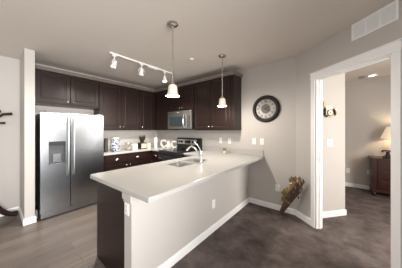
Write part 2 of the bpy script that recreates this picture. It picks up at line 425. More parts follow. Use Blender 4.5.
# base run
BX = -3.64; fb = FX(BX)
cabinet('base_cabinet', 'dark espresso base cabinet with two drawers over two doors, right of the refrigerator', 'cabinet', (-3.95, 1.88, 0),
        [(XL+.002, BX, 1.385, 2.378, .10, .873)], fb,
        [(1.42, 1.885, .12, .665, 1.845, .62), (1.895, 2.36, .12, .665, 1.935, .62)],
        [(1.42, 1.885, .685, .855), (1.895, 2.36, .685, .855)], GB, toe=(XL+.01, BX-.06, 1.39, 2.373, 0, .10))
fb2 = FY(2.505)
cabinet('base_cabinet', 'dark espresso corner base cabinet between the drawers and the range', 'cabinet', (-3.7, 2.8, 0),
        [(XL+.002, BX, 2.382, YB-.002, .10, .873), (BX, -3.262, 2.505, YB-.002, .10, .873)], fb2,
        [(-3.60, -3.29, .12, .665, -3.56, .62)], [(-3.60, -3.29, .685, .855)], GB, toe=(XL+.01, -3.30, 2.57, YB-.01, 0, .10))
cabinet('base_cabinet', 'dark espresso base cabinet right of the range, in the corner of the peninsula', 'cabinet', (-2.2, 2.8, 0),
        [(-2.458, -1.452, 2.505, YB-.002, .10, .873)], fb2, [(-2.44, -2.1, .12, .855, -2.40, .8)], (), GB, toe=(-2.45, -1.46, 2.57, YB-.01, 0, .10))
fp = FXN(-2.035)
sink_cab = cabinet('base_cabinet', 'dark espresso sink base cabinet under the double basin, facing the range', 'cabinet', (-1.75, 1.9, 0),
        [(-2.035, -2.015, 1.45, 2.50, .10, .873), (-1.472, -1.452, 1.45, 2.50, .10, .873), (-2.015, -1.472, 1.45, 1.468, .10, .873), (-2.015, -1.472, 2.482, 2.50, .10, .873), (-2.015, -1.472, 1.468, 2.482, .10, .12)],
        fp, [(1.47, 1.97, .12, .855, 1.93, .8), (1.98, 2.44, .12, .855, 2.02, .8)], (), GB, toe=(-1.97, -1.46, 1.455, 2.495, 0, .10))
endc = cabinet('base_cabinet', 'dark espresso end cabinet of the peninsula with a plain panel nearest the camera', 'cabinet', (-1.75, 1.1, 0),
        [(-2.035, -1.452, .745, 1.446, .10, .873)], fp, [(.78, 1.10, .12, .665, 1.06, .62), (1.11, 1.43, .12, .665, 1.15, .62)], [(.78, 1.10, .685, .855), (1.11, 1.43, .685, .855)], GB,
        toe=(-1.97, -1.46, .75, 1.44, 0, .10))
part('end_panel', B().box(-2.05, -1.449, .715, .744, 0, .873, .002), 'cab', endc)

# ------------------------------------------------------------------ countertops
def arc(cx, cy, r, a0, a1, n=5): return [(cx+r*math.cos(math.radians(a0+(a1-a0)*k/n)), cy+r*math.sin(math.radians(a0+(a1-a0)*k/n))) for k in range(n+1)]
ct = thing('countertop', 'cream quartz countertop in the kitchen corner, running from refrigerator to range', 'countertop', (-3.9, 2.3, .875))
part('slab', B().prism([(XL+.002, 1.372), (-3.60, 1.372), (-3.60, 2.465), (-3.262, 2.465), (-3.262, YB-.002), (XL+.002, YB-.002)], .875, .915, bev=.006), 'counter', ct)
part('backsplash', B().box(XL+.002, XL+.022, 1.372, YB-.022, .9152, 1.015, .003).box(XL+.002, -3.262, YB-.022, YB-.002, .9152, 1.015, .003), 'counter', ct)
pc = thing('countertop', 'long cream quartz peninsula countertop with the sink, overhanging the half wall', 'countertop', (-1.7, 1.8, .875))
S1 = (-1.955, -1.575, 1.515, 1.835); S2 = (-1.955, -1.575, 1.865, 2.185)
def rrect(x0, x1, y0, y1, r): return arc(x1-r, y0+r, r, -90, 0, 4)+arc(x1-r, y1-r, r, 0, 90, 4)+arc(x0+r, y1-r, r, 90, 180, 4)+arc(x0+r, y0+r, r, 180, 270, 4)
outer = arc(-2.083+.03, .652+.03, .03, 180, 270)+arc(-1.03-.012, .688+.012, .012, 270, 360, 3)+[(-1.03, YB-.002), (-2.458, YB-.002), (-2.458, 2.465), (-2.075, 2.465)]
part('slab', B().prism(outer, .875, .915, [rrect(*S1, .04), rrect(*S2, .04)], bev=.006), 'counter', pc)
part('backsplash', B().box(-2.458, -1.045, YB-.022, YB-.002, .9152, 1.018, .003), 'counter', pc)

# sink
sk = thing('sink', 'stainless double-bowl sink set into the peninsula countertop', 'sink', (-1.765, 1.85, .70))
for i, S in enumerate((S1, S2)):
    t = bmesh.new(); x0, x1, y0, y1 = S; rings = []
    for (ins, z) in ((-.012, .8725), (-.004, .8725), (-.004, .745), (.02, .70), (.11, .695)):
        rings.append([t.verts.new((x, y, z)) for x, y in rrect(x0+ins, x1-ins, y0+ins, y1-ins, .045 if ins < .05 else .03)])
    for a, c in zip(rings, rings[1:]):
        for k in range(len(a)): t.faces.new((a[k], a[(k+1) % len(a)], c[(k+1) % len(a)], c[k]))
    t.faces.new(rings[-1])
    b = B(); b._add(t); part('bowl', b, 'sinksteel', sk, True)
    part('drain', B().lathe([(.04, .6955), (.042, .699), (.03, .699), (.012, .697), (0, .697)], ((x0+x1)/2, (y0+y1)/2, 0), 20), 'chrome', sk, True)

# faucet
fc = thing('faucet', 'chrome single-lever kitchen faucet behind the double-bowl sink', 'faucet', (-1.525, 1.885, .915))
part('body', B().lathe([(.03, .915), (.03, .922), (.022, .93), (.02, 1.02), (.022, 1.06), (.018, 1.085), (0, 1.09)], (-1.525, 1.885, 0), 20), 'chrome', fc, True)
pts = []
for k in range(13):
    u = k/12; pts.append((-1.525-.27*u, 1.885-.015*u, .97+.16*math.sin(u*math.pi*.83)+.03*u))
part('spout', B().tube(pts, [.015]*10+[.017, .018, .018], 12), 'chrome', fc, True)
part('lever', B().tube([(-1.525, 1.885, 1.08), (-1.545, 1.88, 1.125), (-1.585, 1.872, 1.175), (-1.632, 1.86, 1.215)], [.013, .01, .009, .008], 10), 'chrome', fc, True)

# ------------------------------------------------------------------ refrigerator
fr = thing('refrigerator', 'stainless side-by-side refrigerator with a water dispenser in its left door', 'refrigerator', (-3.85, .9, 0))
FF = -3.505
part('cabinet_body', B().box(-4.17, FF-.072, .452, 1.338, .02, 1.655, .008), 'grey', fr)
gap = .822
# left door built around the dispenser recess
d0, d1, e0, e1 = .543, .755, .84, 1.205
b = B()
b.box(FF-.07, FF, .447, d0, .105, 1.67, .0); b.box(FF-.07, FF, d1, gap-.005, .105, 1.67, .0)
b.box(FF-.07, FF, d0, d1, .105, e0, 0); b.box(FF-.07, FF, d0, d1, e1, 1.67, 0); b.box(FF-.07, FF-.055, d0, d1, e0, e1, 0)
ld = part('door', b, 'steel', fr)
part('dispenser_recess', B().box(FF-.0545, FF-.05, d0+.002, d1-.002, e0, e1-.06).box(FF-.0545, FF-.002, d0+.0005, d0+.006, e0, e1).box(FF-.0545, FF-.002, d1-.006, d1-.0005, e0, e1), 'dispgrey', ld)
part('dispenser_panel', B().box(FF-.0545, FF+.004, d0, d1, e1-.06, e1+.004, .004), 'blackm', ld)
part('dispenser_paddle', B().box(FF-.049, FF-.02, d0+.05, d1-.05, e0+.03, e0+.17, .006).box(FF-.05, FF-.002, d0+.008, d1-.008, e0+.0, e0+.022, .004), 'steel', ld)
b = B(); b.box(FF-.07, FF, gap+.005, 1.343, .105, 1.67, .006)
rd = part('door', b, 'steel', fr)
lg = B()
for k, wd in enumerate((.011, .014, .009, .013, .011)): lg.box(FF+.0002, FF+.0016, 1.245+k*.016, 1.245+k*.016+wd, 1.617, 1.632)
part('badge', lg, 'slot', rd)
for y, o in ((gap-.038, ld), (gap+.038, rd)):
    hb = B(); hb.tube([(FF+.005, y, .64), (FF+.035, y, .66), (FF+.052, y, .76), (FF+.058, y, 1.1), (FF+.052, y, 1.46), (FF+.035, y, 1.575), (FF+.005, y, 1.60)], .0125, 12)
    part('handle', hb, 'sinksteel', o, True, 'long bowed stainless door handle')
b = B(); b.box(FF-.07, FF-.012, .452, 1.338, .022, .098, .004)
for k in range(22): b.box(FF-.014, FF-.008, .60+k*.03, .618+k*.03, .036, .085)
part('kick_grille', b, 'steel', fr)
part('foot', B().box(FF-.07, FF-.02, .46, .52, 0, .022), 'blackm', fr); part('foot', B().box(FF-.07, FF-.02, 1.27, 1.33, 0, .022), 'blackm', fr)
part('hinge_cap', B().box(FF-.14, FF-.02, .455, .52, 1.6705, 1.69, .006), 'grey', fr); part('hinge_cap', B().box(FF-.14, FF-.02, 1.27, 1.335, 1.6705, 1.69, .006), 'grey', fr)

# ------------------------------------------------------------------ range
RX0, RX1 = -3.255, -2.465
rg = thing('range', 'black and stainless freestanding electric range under the microwave', 'range', (-2.86, 2.8, 0))
part('body', B().box(RX0, RX1, 2.47, 3.085, .03, .895, .004), 'blackm', rg)
part('cooktop', B().box(RX0, RX1, 2.45, 3.02, .895, .922, .005), 'black', rg)
part('front_trim', B().box(RX0, RX1, 2.435, 2.45, .885, .922, .003), 'steel', rg)
for (x, y, r) in ((-3.07, 2.6, .10), (-2.66, 2.6, .085), (-3.07, 2.86, .075), (-2.66, 2.86, .10)):
    part('burner', B().lathe([(r, .9222), (r, .9235), (r-.006, .9235), (r-.006, .9222)], (x, y, 0), 32, cap=False), 'grey', rg)
od = part('oven_door', B().box(RX0+.01, RX1-.01, 2.42, 2.469, .22, .80, .006), 'steel', rg)
part('oven_window', B().box(RX0+.13, RX1-.13, 2.416, 2.421, .34, .66, .002), 'glassdark', od)
part('oven_handle', B().tube([(RX0+.06, 2.42, .74), (RX0+.07, 2.375, .745), (RX1-.07, 2.375, .745), (RX1-.06, 2.42, .74)], .012), 'steel', od, True)
part('drawer', B().box(RX0+.01, RX1-.01, 2.42, 2.469, .05, .21, .006), 'steel', rg)
part('control_strip', B().box(RX0+.005, RX1-.005, 2.425, 2.469, .81, .88, .003), 'blackm', rg)
bg = B(); bg.prism([(0, 0)], 0, 0) if False else None
bgm = Matrix(((0, 0, 1, 0), (1, 0, 0, 0), (0, 1, 0, 0), (0, 0, 0, 1)))
b = B(bgm); b.prism([(3.02, .915), (3.085, .915), (3.085, 1.185), (3.05, 1.19), (3.03, 1.175)], RX0, RX1)
bk = part('backguard', b, 'blackm', rg)
part('control_panel', B().box(RX0+.04, RX1-.12, 3.010, 3.022, 1.035, 1.155, .003), 'sinksteel', bk)
part('display', B().box(-2.96, -2.76, 3.006, 3.011, 1.055, 1.135, .002), 'black', bk)
for x in (-3.15, -3.06, -2.69, -2.61):
    part('knob', B().lathe([(.03, 0), (.028, .018), (.02, .022), (0, .023)], (x, 3.0095, 1.095), 18, (0, -1, 0)), 'black', bk, True)

# ------------------------------------------------------------------ microwave
mw = thing('microwave', 'stainless over-the-range microwave with a bowed handle, mounted above the range', 'microwave', (-2.86, 2.9, 1.40))
MF = 2.705
part('case', B().box(-3.25, -2.47, MF+.035, YB-.004, 1.395, 1.83, .004), 'blackm', mw)
md = part('door', B().box(-3.25, -2.62, MF, MF+.034, 1.415, 1.765, .005), 'steel_dark', mw)
part('window', B().box(-3.175, -2.735, MF-.004, MF+.001, 1.475, 1.70, .002), 'glassdark', md)
part('handle', B().tube([(-2.66, MF, 1.44), (-2.66, MF-.03, 1.46), (-2.66, MF-.05, 1.53), (-2.66, MF-.056, 1.60), (-2.66, MF-.05, 1.67), (-2.66, MF-.03, 1.735), (-2.66, MF, 1.755)], .015), 'chrome', md, True)
part('control_panel', B().box(-2.616, -2.47, MF, MF+.034, 1.415, 1.765, .004), 'steel_dark', mw)
part('keypad', B().box(-2.595, -2.492, MF-.003, MF+.001, 1.46, 1.72, .002), 'grey', mw)
vb = B(); vb.box(-3.25, -2.47, MF, MF+.034, 1.768, 1.828, .004)
part('vent_strip', vb, 'steel_dark', mw)
part('badge', B().box(-2.90, -2.86, MF-.002, MF+.001, 1.79, 1.802), 'plate', mw)
part('bottom_lip', B().box(-3.25, -2.47, MF, MF+.034, 1.397, 1.413, .002), 'blackm', mw)

# ------------------------------------------------------------------ ceiling fixtures
def pendant(x, y, label):
    r = thing('pendant_light', label, 'pendant lamp', (x, y, CZ), 'pendants over the peninsula')
    part('canopy', B().lathe([(.062, CZ), (.062, CZ-.012), (.05, CZ-.024), (.02, CZ-.032), (0, CZ-.032)], (x, y, 0), 24), 'nickel', r, True)
    b = B(); b.cyl((x, y, 1.93), (x, y, CZ-.03), .008, seg=10)
    for z in (2.02, 2.20, 2.40): b.lathe([(.0, z-.012), (.012, z-.008), (.012, z+.008), (0, z+.012)], (x, y, 0), 10)
    part('rod', b, 'nickel', r, True)
    part('socket_cap', B().lathe([(0, 1.945), (.012, 1.94), (.024, 1.925), (.028, 1.90), (.024, 1.895)], (x, y, 0), 18), 'nickel', r, True)
    prof = [(.022, 1.905), (.040, 1.898), (.049, 1.88), (.052, 1.855), (.054, 1.825), (.061, 1.798), (.078, 1.776), (.075, 1.774), (.058, 1.795), (.050, 1.825), (.048, 1.855), (.045, 1.877), (.022, 1.899)]
    wv = [0, 0, 0, 0, 0, .02, .045, .045, .02, 0, 0, 0, 0]
    part('shade', B().lathe(prof, (x, y, 0), 36, wav=wv), 'shade', r, True, 'frosted glass bell shade with a scalloped rim')
    part('bulb', B().sph((x, y, 1.825), .021, 12, (1, 1, 1.25)), 'bulb', r, True)
    l = bpy.data.lights.new('pendant_bulb_light', 'POINT'); l.energy = 27; l.color = (1, .94, .86); l.shadow_soft_size = .03
    o = bpy.data.objects.new('pendant_bulb_light', l); C.objects.link(o); o.location = (x, y, 1.765)
pendant(-1.435, 1.267, 'satin nickel pendant with bell glass shade nearer the camera, over the sink end')
pendant(-1.435, 2.316, 'satin nickel pendant with bell glass shade farther away, in front of the right wall cabinet')

TX = -2.71
tr = thing('track_rail', 'long white track lighting rail on the kitchen ceiling', 'track light', (TX, 1.75, CZ))
part('rail', B().box(TX-.017, TX+.017, 1.12, 2.40, CZ-.022, CZ, .002), 'plate', tr)
part('feed_box', B().box(TX-.03, TX+.03, 1.80, 2.00, CZ-.042, CZ-.0005, .008), 'plate', tr)
def spot_head(y, az, tilt, label, gim=True):
    r = thing('track_spotlight', label, 'spotlight', (TX, y, CZ-.022), 'spotlights on the ceiling track')
    part('stem', B().box(TX-.014, TX+.014, y-.03, y+.03, CZ-.047, CZ-.0225, .004).cyl((TX, y, CZ-.10), (TX, y, CZ-.046), .008, seg=12), 'plate', r, True)
    d = Vector((math.cos(az)*math.sin(tilt), math.sin(az)*math.sin(tilt), -math.cos(tilt)))
    c = Vector((TX, y, CZ-.165))
    side = Vector((-math.sin(az), math.cos(az), 0))
    if gim:
        pts = [c+side*.048*math.cos(a)+Vector((0, 0, 1))*.068*math.sin(a) for a in [math.pi*k/12 for k in range(13)]]
        part('yoke', B().tube(pts, .006, 8), 'plate', r, True)
    hb = B(); s0 = c-d*.05
    hb.lathe([(0, -.005), (.02, -.004), (.026, .01), (.028, .045), (.042, .085), (.046, .105), (.040, .105), (.036, .09)], s0, 20, d)
    part('lamp_housing', hb, 'plate', r, True)
    part('lens', B().lathe([(.0385, .099), (.02, .103), (0, .104)], s0, 20, d), 'spot', r, True, 'glowing spot lens')
    l = bpy.data.lights.new('track_spot_light', 'SPOT'); l.energy = 98; l.color = (1, .94, .86); l.spot_size = math.radians(125); l.spot_blend = .8; l.shadow_soft_size = .035
    o = bpy.data.objects.new('track_spot_light', l); C.objects.link(o); o.location = s0+d*.115; o.rotation_euler = d.to_track_quat('-Z', 'Y').to_euler()
spot_head(1.19, math.radians(-150), math.radians(24), 'white track spotlight nearest the refrigerator end of the rail')
spot_head(1.66, math.radians(165), math.radians(24), 'white track spotlight in the middle of the rail')
spot_head(2.18, math.radians(45), math.radians(4), 'white track spotlight at the range end of the rail, pointing straight down', False)

single('sprinkler_cover', B().lathe([(0, CZ), (.04, CZ), (.04, CZ-.006), (.03, CZ-.012), (.012, CZ-.012), (.012, CZ-.02), (0, CZ-.02)], (-1.912, 2.106, 0), 24), 'plate',
       'small round white sprinkler cover on the ceiling between the two pendants', 'sprinkler', (-1.912, 2.106, CZ), smooth=True)

# vent on the door wall
vt = thing('air_vent', 'long white three-bay return air grille high above the doorway', 'vent', tuple(Vector((P.x, P.y, 2.4))+Vector((T.x, T.y, 0))*1.05))
V0, V1, VZ0, VZ1 = .86, 1.257, 2.40, 2.585
b = B(DOORM); b.box(V0, V1, -.012, -.0005, VZ0, VZ0+.02, .002); b.box(V0, V1, -.012, -.0005, VZ1-.02, VZ1, .002)
b.box(V0, V0+.02, -.012, -.0005, VZ0+.02, VZ1-.02, .002); b.box(V1-.02, V1, -.012, -.0005, VZ0+.02, VZ1-.02, .002)
for k in (1, 2): c = V0+.02+(V1-V0-.04)*k/3; b.box(c-.008, c+.008, -.011, -.0005, VZ0+.02, VZ1-.02)
part('frame', b, 'white', vt)
part('backing', B(DOORM).box(V0+.015, V1-.015, -.003, -.0005, VZ0+.015, VZ1-.015), 'ventback', vt)
b = B(DOORM)
for k in range(14):
    z = VZ0+.026+k*.0102; b.box(V0+.02, V1-.02, -.009, -.003, z, z+.005)
part('louvres', b, 'white', vt)

# ------------------------------------------------------------------ wall plates
def plate_mesh(kind, m, u, z, parent, wd=.07, hh=.115):
    part('plate', B(m).box(u-wd/2, u+wd/2, .0005, .006, z-hh/2, z+hh/2, .002), 'plate', parent)
    if kind == 'switch':
        for du in ((-.024, .024) if wd > .1 else (0,)):
            part('rocker_well', B(m).box(u+du-.0185, u+du+.0185, .0055, .0068, z-.035, z+.035), 'ventback', parent)
            part('rocker', B(m).box(u+du-.016, u+du+.016, .0066, .0105, z-.032, z+.032, .0015), 'plate', parent)
    else:
        for z0 in (z-.034, z+.005):
            rc = part('receptacle', B(m).box(u-.017, u+.017, .006, .008, z0, z0+.029, .001), 'plate', parent)
            for du in (-.0075, .0075): part('slot', B(m).box(u+du-.0015, u+du+.0015, .0079, .0084, z0+.008, z0+.020), 'slot', rc)
def wplate(kind, m, u, z, label, wd=.07, hh=.115):
    loc = m @ Vector((u, 0, z))
    r = thing('light_switch' if kind == 'switch' else 'wall_outlet', label, 'switch' if kind == 'switch' else 'outlet', loc, 'wall plates')
    plate_mesh(kind, m, u, z, r, wd, hh)
kw = FY(YB)
wplate('switch', kw, -1.222, 1.176, 'white rocker switch below the big wall clock, the one nearer the cabinets')
wplate('switch', kw, -1.074, 1.178, 'white rocker switch below the big wall clock, the one farther from the cabinets')
wplate('switch', kw, -1.965, 1.163, 'white wall switch under the right wall cabinet, nearer the range')
wplate('outlet', kw, -1.752, 1.162, 'white outlet under the right wall cabinet, above the small counter ornament')
wplate('outlet', kw, -.806, .385, 'white outlet low on the clock wall beside the dried flower bundle')
wplate('outlet', FX(-1.325), 1.91, .375, 'white outlet low on the long face of the peninsula half wall')
wplate('outlet', FY(HY0), -1.398, .727, 'white outlet on the narrow end of the peninsula half wall, under the counter')
SIDEM = Matrix(((N.x, T.x, 0, P.x+T.x*.16), (N.y, T.y, 0, P.y+T.y*.16), (0, 0, 1, 0), (0, 0, 0, 1)))  # along n, out = +t
wplate('switch', SIDEM, .49, 1.185, 'white switch plate seen through the doorway, under the small orange clock', .115)
fw = FY(5.5)
wplate('outlet', fw, .209, .39, 'white outlet low on the far bedroom wall, left of the dresser')
wplate('outlet', fw, .575, .40, 'white outlet on the far bedroom wall, just behind the dresser edge')

# ------------------------------------------------------------------ wall clock
cx_, cz_ = -1.0, 1.772
ck = thing('wall_clock', 'large round dark-framed wall clock with an aged silver face', 'clock', (cx_, YB, cz_))
ax = (0, -1, 0); cc = (cx_, YB-.001, cz_)
part('frame', B().lathe([(.17, 0), (.245, 0), (.245, .02), (.232, .045), (.212, .058), (.195, .056), (.186, .045), (.182, .022), (.17, .016), (.17, 0)], cc, 48, ax, cap=False), 'clockwood', ck, True)
part('face', B().lathe([(.184, .004), (.184, .018), (0, .019)], cc, 48, ax), 'silverleaf', ck)
part('centre_disc', B().lathe([(.085, .019), (.085, .021), (0, .0215)], cc, 36, ax), 'darkcentre', ck)
rom = {12: 'XII', 1: 'I', 2: 'II', 3: 'III', 4: 'IIII', 5: 'V', 6: 'VI', 7: 'VII', 8: 'VIII', 9: 'IX', 10: 'X', 11: 'XI'}
def stroke(h, x0, y0, x1, y1, wd):
    # local frame of an hour: x tangential, y radial
    a = math.radians(90-30*h); ra = Vector((math.cos(a), math.sin(a))); ta = Vector((ra.y, -ra.x))
    p0 = ta*x0+ra*y0; p1 = ta*x1+ra*y1; d = (p1-p0).normalized(); n_ = Vector((-d.y, d.x))*wd/2
    t = bmesh.new(); vs = []
    for q in (p0+n_, p1+n_, p1-n_, p0-n_): vs.append(t.verts.new((cx_+q.x, YB-.021, cz_+q.y)))
    f = t.faces.new(vs); ex = bmesh.ops.extrude_face_region(t, geom=[f])
    for g in ex['geom']:
        if isinstance(g, bmesh.types.BMVert): g.co.y -= .002
    nb._add(t)
for h, s in rom.items():
    wds = [{'I': .011, 'V': .026, 'X': .026}[c] for c in s]; x = -sum(wds)/2
    nb = B()
    for c, wd_ in zip(s, wds):
        m_ = x+wd_/2
        if c == 'I': stroke(h, m_, .118, m_, .165, .004)
        elif c == 'V': stroke(h, m_-.009, .168, m_, .115, .006); stroke(h, m_+.009, .168, m_, .115, .004)
        else: stroke(h, m_-.009, .168, m_+.009, .115, .006); stroke(h, m_+.009, .168, m_-.009, .115, .004)
        x += wd_
    part('numeral', nb, 'blackm', ck)

def hand(ang, ln, wd, name, off):
    b = B(Matrix.Translation((cx_, YB-off, cz_)) @ Matrix.Rotation(math.radians(ang), 4, 'Y'))
    b.box(-wd/2, wd/2, -.002, 0, -.025, ln*.75); b.box(-wd, wd, -.002, 0, ln*.35, ln*.5, .0); b.box(-wd/4, wd/4, -.002, 0, ln*.75, ln)
    part(name, b, 'blackm', ck)
hand(62, .085, .011, 'hour_hand', .024); hand(118, .13, .009, 'minute_hand', .028)
part('hub', B().lathe([(.012, .021), (.012, .032), (0, .034)], cc, 16, ax), 'blackm', ck, True)

# small bedroom-side clock
pm = SIDEM
s0 = pm @ Vector((.485, 0, 1.69))
sc_ = thing('wall_clock', 'small orange and cream novelty clock with a round face, seen through the doorway', 'clock', s0)
def pdisc(u, z, ru, rz, d0, d1, seg=20):
    b = B(pm); t = bmesh.new(); r1 = []; r2 = []
    for k in range(seg):
        a = 2*math.pi*k/seg; r1.append(t.verts.new((u+ru*math.cos(a), d0, z+rz*math.sin(a)))); r2.append(t.verts.new((u+ru*math.cos(a), d1, z+rz*math.sin(a))))
    t.faces.new(r1); t.faces.new(r2)
    for k in range(seg): t.faces.new((r1[k], r1[(k+1) % seg], r2[(k+1) % seg], r2[k]))
    bmesh.ops.recalc_face_normals(t, faces=t.faces[:]); b._add(t); return b
b = pdisc(.50, 1.665, .10, .075, .001, .018); b._add(pdisc(.58, 1.66, .045, .045, .001, .018).bm); b._add(pdisc(.40, 1.80, .035, .05, .001, .016).bm)
part('backing', b, 'orange', sc_)
part('yellow_panel', pdisc(.43, 1.68, .055, .08, .001, .022), 'yellow', sc_)
part('white_panel', pdisc(.455, 1.745, .06, .035, .001, .026), 'whiteceramic', sc_)
part('rim', pdisc(.475, 1.665, .055, .055, .022, .03), 'slot', sc_)
part('dial', pdisc(.475, 1.665, .042, .042, .03, .033), 'whiteceramic', sc_)
part('hub', pdisc(.475, 1.665, .012, .012, .033, .036), 'slot', sc_)
b = B(pm); b.box(.375, .40, .001, .03, 1.62, 1.735, .006); b.box(.40, .43, .001, .03, 1.595, 1.635, .006)
part('dark_figure', b, 'blackm', sc_)
part('dark_wing', B(pm).tube([(.54, .02, 1.735), (.56, .024, 1.70), (.575, .024, 1.655), (.575, .02, 1.62)], [.008, .018, .017, .006], 8), 'blackm', sc_, True)
part('flower', pdisc(.605, 1.725, .022, .022, .001, .02), 'whiteceramic', sc_)

# ------------------------------------------------------------------ dried flower bundle in the corner
fb_ = thing('dried_flower_bundle', 'bundle of dried flowers in a dark twig cone leaning in the corner by the doorway', 'dried flowers', (-.725, 2.985, 0))
A0 = Vector((-.725, 2.985, .014)); A1 = Vector((-.452, 2.905, .575)); dd = (A1-A0).normalized(); up_ = dd.orthogonal().normalized(); sd_ = dd.cross(up_)
b = B(); L_ = (A1-A0).length
b.lathe([(.012, 0), (.024, .02), (.042, L_*.5), (.06, L_*.86), (.052, L_*.86), (.03, L_*.45)], A0, 14, dd)
for k in range(26):
    a = 2*math.pi*k/26+.1; r0 = .022; r1 = .07+random.uniform(-.004, .008)
    p0 = A0+dd*.015+(up_*math.cos(a)+sd_*math.sin(a))*r0; p1 = A0+dd*(L_*random.uniform(.82, .95))+(up_*math.cos(a+.12)+sd_*math.sin(a+.12))*r1
    b.tube([p0, (p0+p1)/2+(p1-p0).cross(dd)*.02, p1], [.006, .006, .004], 6)
part('twig_cone', b, 'twig', fb_)
for z in (.45,):
    part('band', B().tube([A0+dd*(L_*z)+(up_*math.cos(2*math.pi*k/20)+sd_*math.sin(2*math.pi*k/20))*(.030+.046*z) for k in range(21)], .006, 6), 'straw', fb_)
TOP = A0+dd*(L_*.82)
wv_ = Vector((1, 0, 0)); wz_ = Vector((0, 0, 1))
def stem_bunch(name, m, n, spread, ln, leaf, bias, seed):
    rnd = random.Random(seed); b = B()
    for k in range(n):
        e = TOP+dd*rnd.uniform(*ln)+wv_*(bias[0]+rnd.uniform(-spread, spread))+Vector((0, 1, 0))*rnd.uniform(-.06, .02)+wz_*(bias[1]+rnd.uniform(-spread, spread)*.5)
        e.y = min(e.y, 3.06)
        # stay on the room side of the door wall
        dn = (Vector((e.x, e.y))-P).dot(N)
        if dn > -.04: e.x -= N.x*(dn+.04); e.y -= N.y*(dn+.04)
        b.tube([TOP-dd*.25, (TOP+e)/2, e], [.003, .003, .002], 5)
        leaf(b, e, rnd)
    part(name, b, m, fb_)
def lf_leaf(b, e, rnd):
    for q in range(4): b.sph(e+Vector((rnd.uniform(-.025, .025), rnd.uniform(-.02, .02), rnd.uniform(-.10, .015))), rnd.uniform(.012, .022), 6, (.6, .6, 1.5))
def lf_ball(b, e, rnd):
    for q in range(3): b.sph(e+Vector((rnd.uniform(-.018, .018), rnd.uniform(-.015, .01), rnd.uniform(-.018, .018))), rnd.uniform(.012, .019), 7)
def lf_tip(b, e, rnd): b.sph(e, .007, 6, (1, 1, 2.5))
stem_bunch('olive_foliage', 'olive', 22, .022, (-.22, .15), lf_leaf, (-.075, .07), 1)
stem_bunch('straw_stems', 'straw', 18, .035, (-.10, .16), lf_leaf, (-.05, .06), 2)
stem_bunch('mauve_flowers', 'mauve', 20, .055, (.02, .15), lf_ball, (-.03, .055), 3)
stem_bunch('pale_flowers', 'cotton', 6, .05, (.04, .12), lf_ball, (-.03, .04), 4)
stem_bunch('brown_leaves', 'twig', 26, .055, (-.04, .16), lf_leaf, (-.01, .02), 6)
stem_bunch('twig_tips', 'twig', 18, .055, (.08, .19), lf_tip, (.015, .02), 5)

# ------------------------------------------------------------------ coat rack at the left edge
cr = thing('coat_rack', 'dark bentwood coat rack at the left edge, in front of the left wall', 'coat rack', (-3.93, -.13, 0))
cxr, cyr = -3.93, -.13
part('pole', B().lathe([(.026, .32), (.03, .36), (.024, .5), (.022, 1.1), (.024, 1.5), (.03, 1.6), (.02, 1.72), (.03, 1.76), (.018, 1.80), (0, 1.81)], (cxr, cyr, 0), 16), 'rackwood', cr, True)
for k in range(4):
    a = math.radians(105+90*k); d = Vector((math.cos(a), math.sin(a), 0)); c = Vector((cxr, cyr, 0)); q = .5 if k == 1 else 1
    part('leg', B().tube([c+d*.012+Vector((0, 0, .56)), c+d*.06*q+Vector((0, 0, .47)), c+d*.12*q+Vector((0, 0, .32)), c+d*.19*q+Vector((0, 0, .185)), c+d*.25*q+Vector((0, 0, .11)), c+d*.31*q+Vector((0, 0, .065)), c+d*.38*q+Vector((0, 0, .045))], [.024, .030, .036, .038, .036, .036, .044], 10), 'rackwood', cr, True)
for k in range(4):
    a = math.radians(92+90*k); d = Vector((math.cos(a), math.sin(a), 0)); s = .7 if k == 1 else 1
    part('hook', B().tube([c+d*.02+Vector((0, 0, 1.46)), c+d*.11*s+Vector((0, 0, 1.50)), c+d*.17*s+Vector((0, 0, 1.58)), c+d*.22*s+Vector((0, 0, 1.63)), c+d*.315*s+Vector((0, 0, 1.645))], [.015, .016, .017, .018, .022], 8), 'rackwood', cr, True)
    part('upper_hook', B().tube([c+d*.02+Vector((0, 0, 1.60)), c+d*.10*s+Vector((0, 0, 1.66)), c+d*.20*s+Vector((0, 0, 1.675))], [.014, .016, .02], 8), 'rackwood', cr, True)
    a2 = a-math.radians(8); d2 = Vector((math.cos(a2), math.sin(a2), 0))
    part('peg', B().tube([c+d2*.02+Vector((0, 0, 1.50)), c+d2*.13*s+Vector((0, 0, 1.49)), c+d2*.245*s+Vector((0, 0, 1.50))], [.012, .012, .016], 8), 'rackwood', cr, True)

# ------------------------------------------------------------------ counter decor
Z = .9155
r = thing('storage_box', 'tall narrow dark box standing on the counter just right of the refrigerator', 'box', (-3.92, 1.53, Z))
part('case', B().box(-3.99, -3.86, 1.50, 1.565, Z, Z+.29, .006), 'blackm', r)
part('front_panel', B().box(-3.8605, -3.857, 1.508, 1.557, Z+.02, Z+.27, .001), 'slot', r)

r = thing('canister', 'blue and white patterned canister on the corner counter', 'canister', (-3.82, 1.70, Z))
part('body', B().lathe([(.085, Z), (.098, Z+.015), (.10, Z+.14), (.098, Z+.27), (.088, Z+.285), (0, Z+.286)], (-3.82, 1.70, 0), 32), 'pattern', r, True)
part('lid', B().lathe([(.082, Z+.2865), (.08, Z+.30), (.02, Z+.306), (0, Z+.306)], (-3.82, 1.70, 0), 28), 'whiteceramic', r, True)

r = thing('candle_jar', 'clear glass jar with a cream candle, right of the patterned canister', 'candle', (-3.80, 1.985, Z))
part('glass', B().lathe([(.06, Z), (.066, Z+.006), (.068, Z+.16), (.064, Z+.16), (.062, Z+.01), (0, Z+.01)], (-3.80, 1.985, 0), 28), 'glass', r, True)
part('candle', B().lathe([(.056, Z+.0105), (.056, Z+.085), (0, Z+.085)], (-3.80, 1.985, 0), 24), 'wax', r, True)
part('lid', B().lathe([(.069, Z+.1605), (.069, Z+.175), (0, Z+.176)], (-3.80, 1.985, 0), 28), 'nickel', r, True)

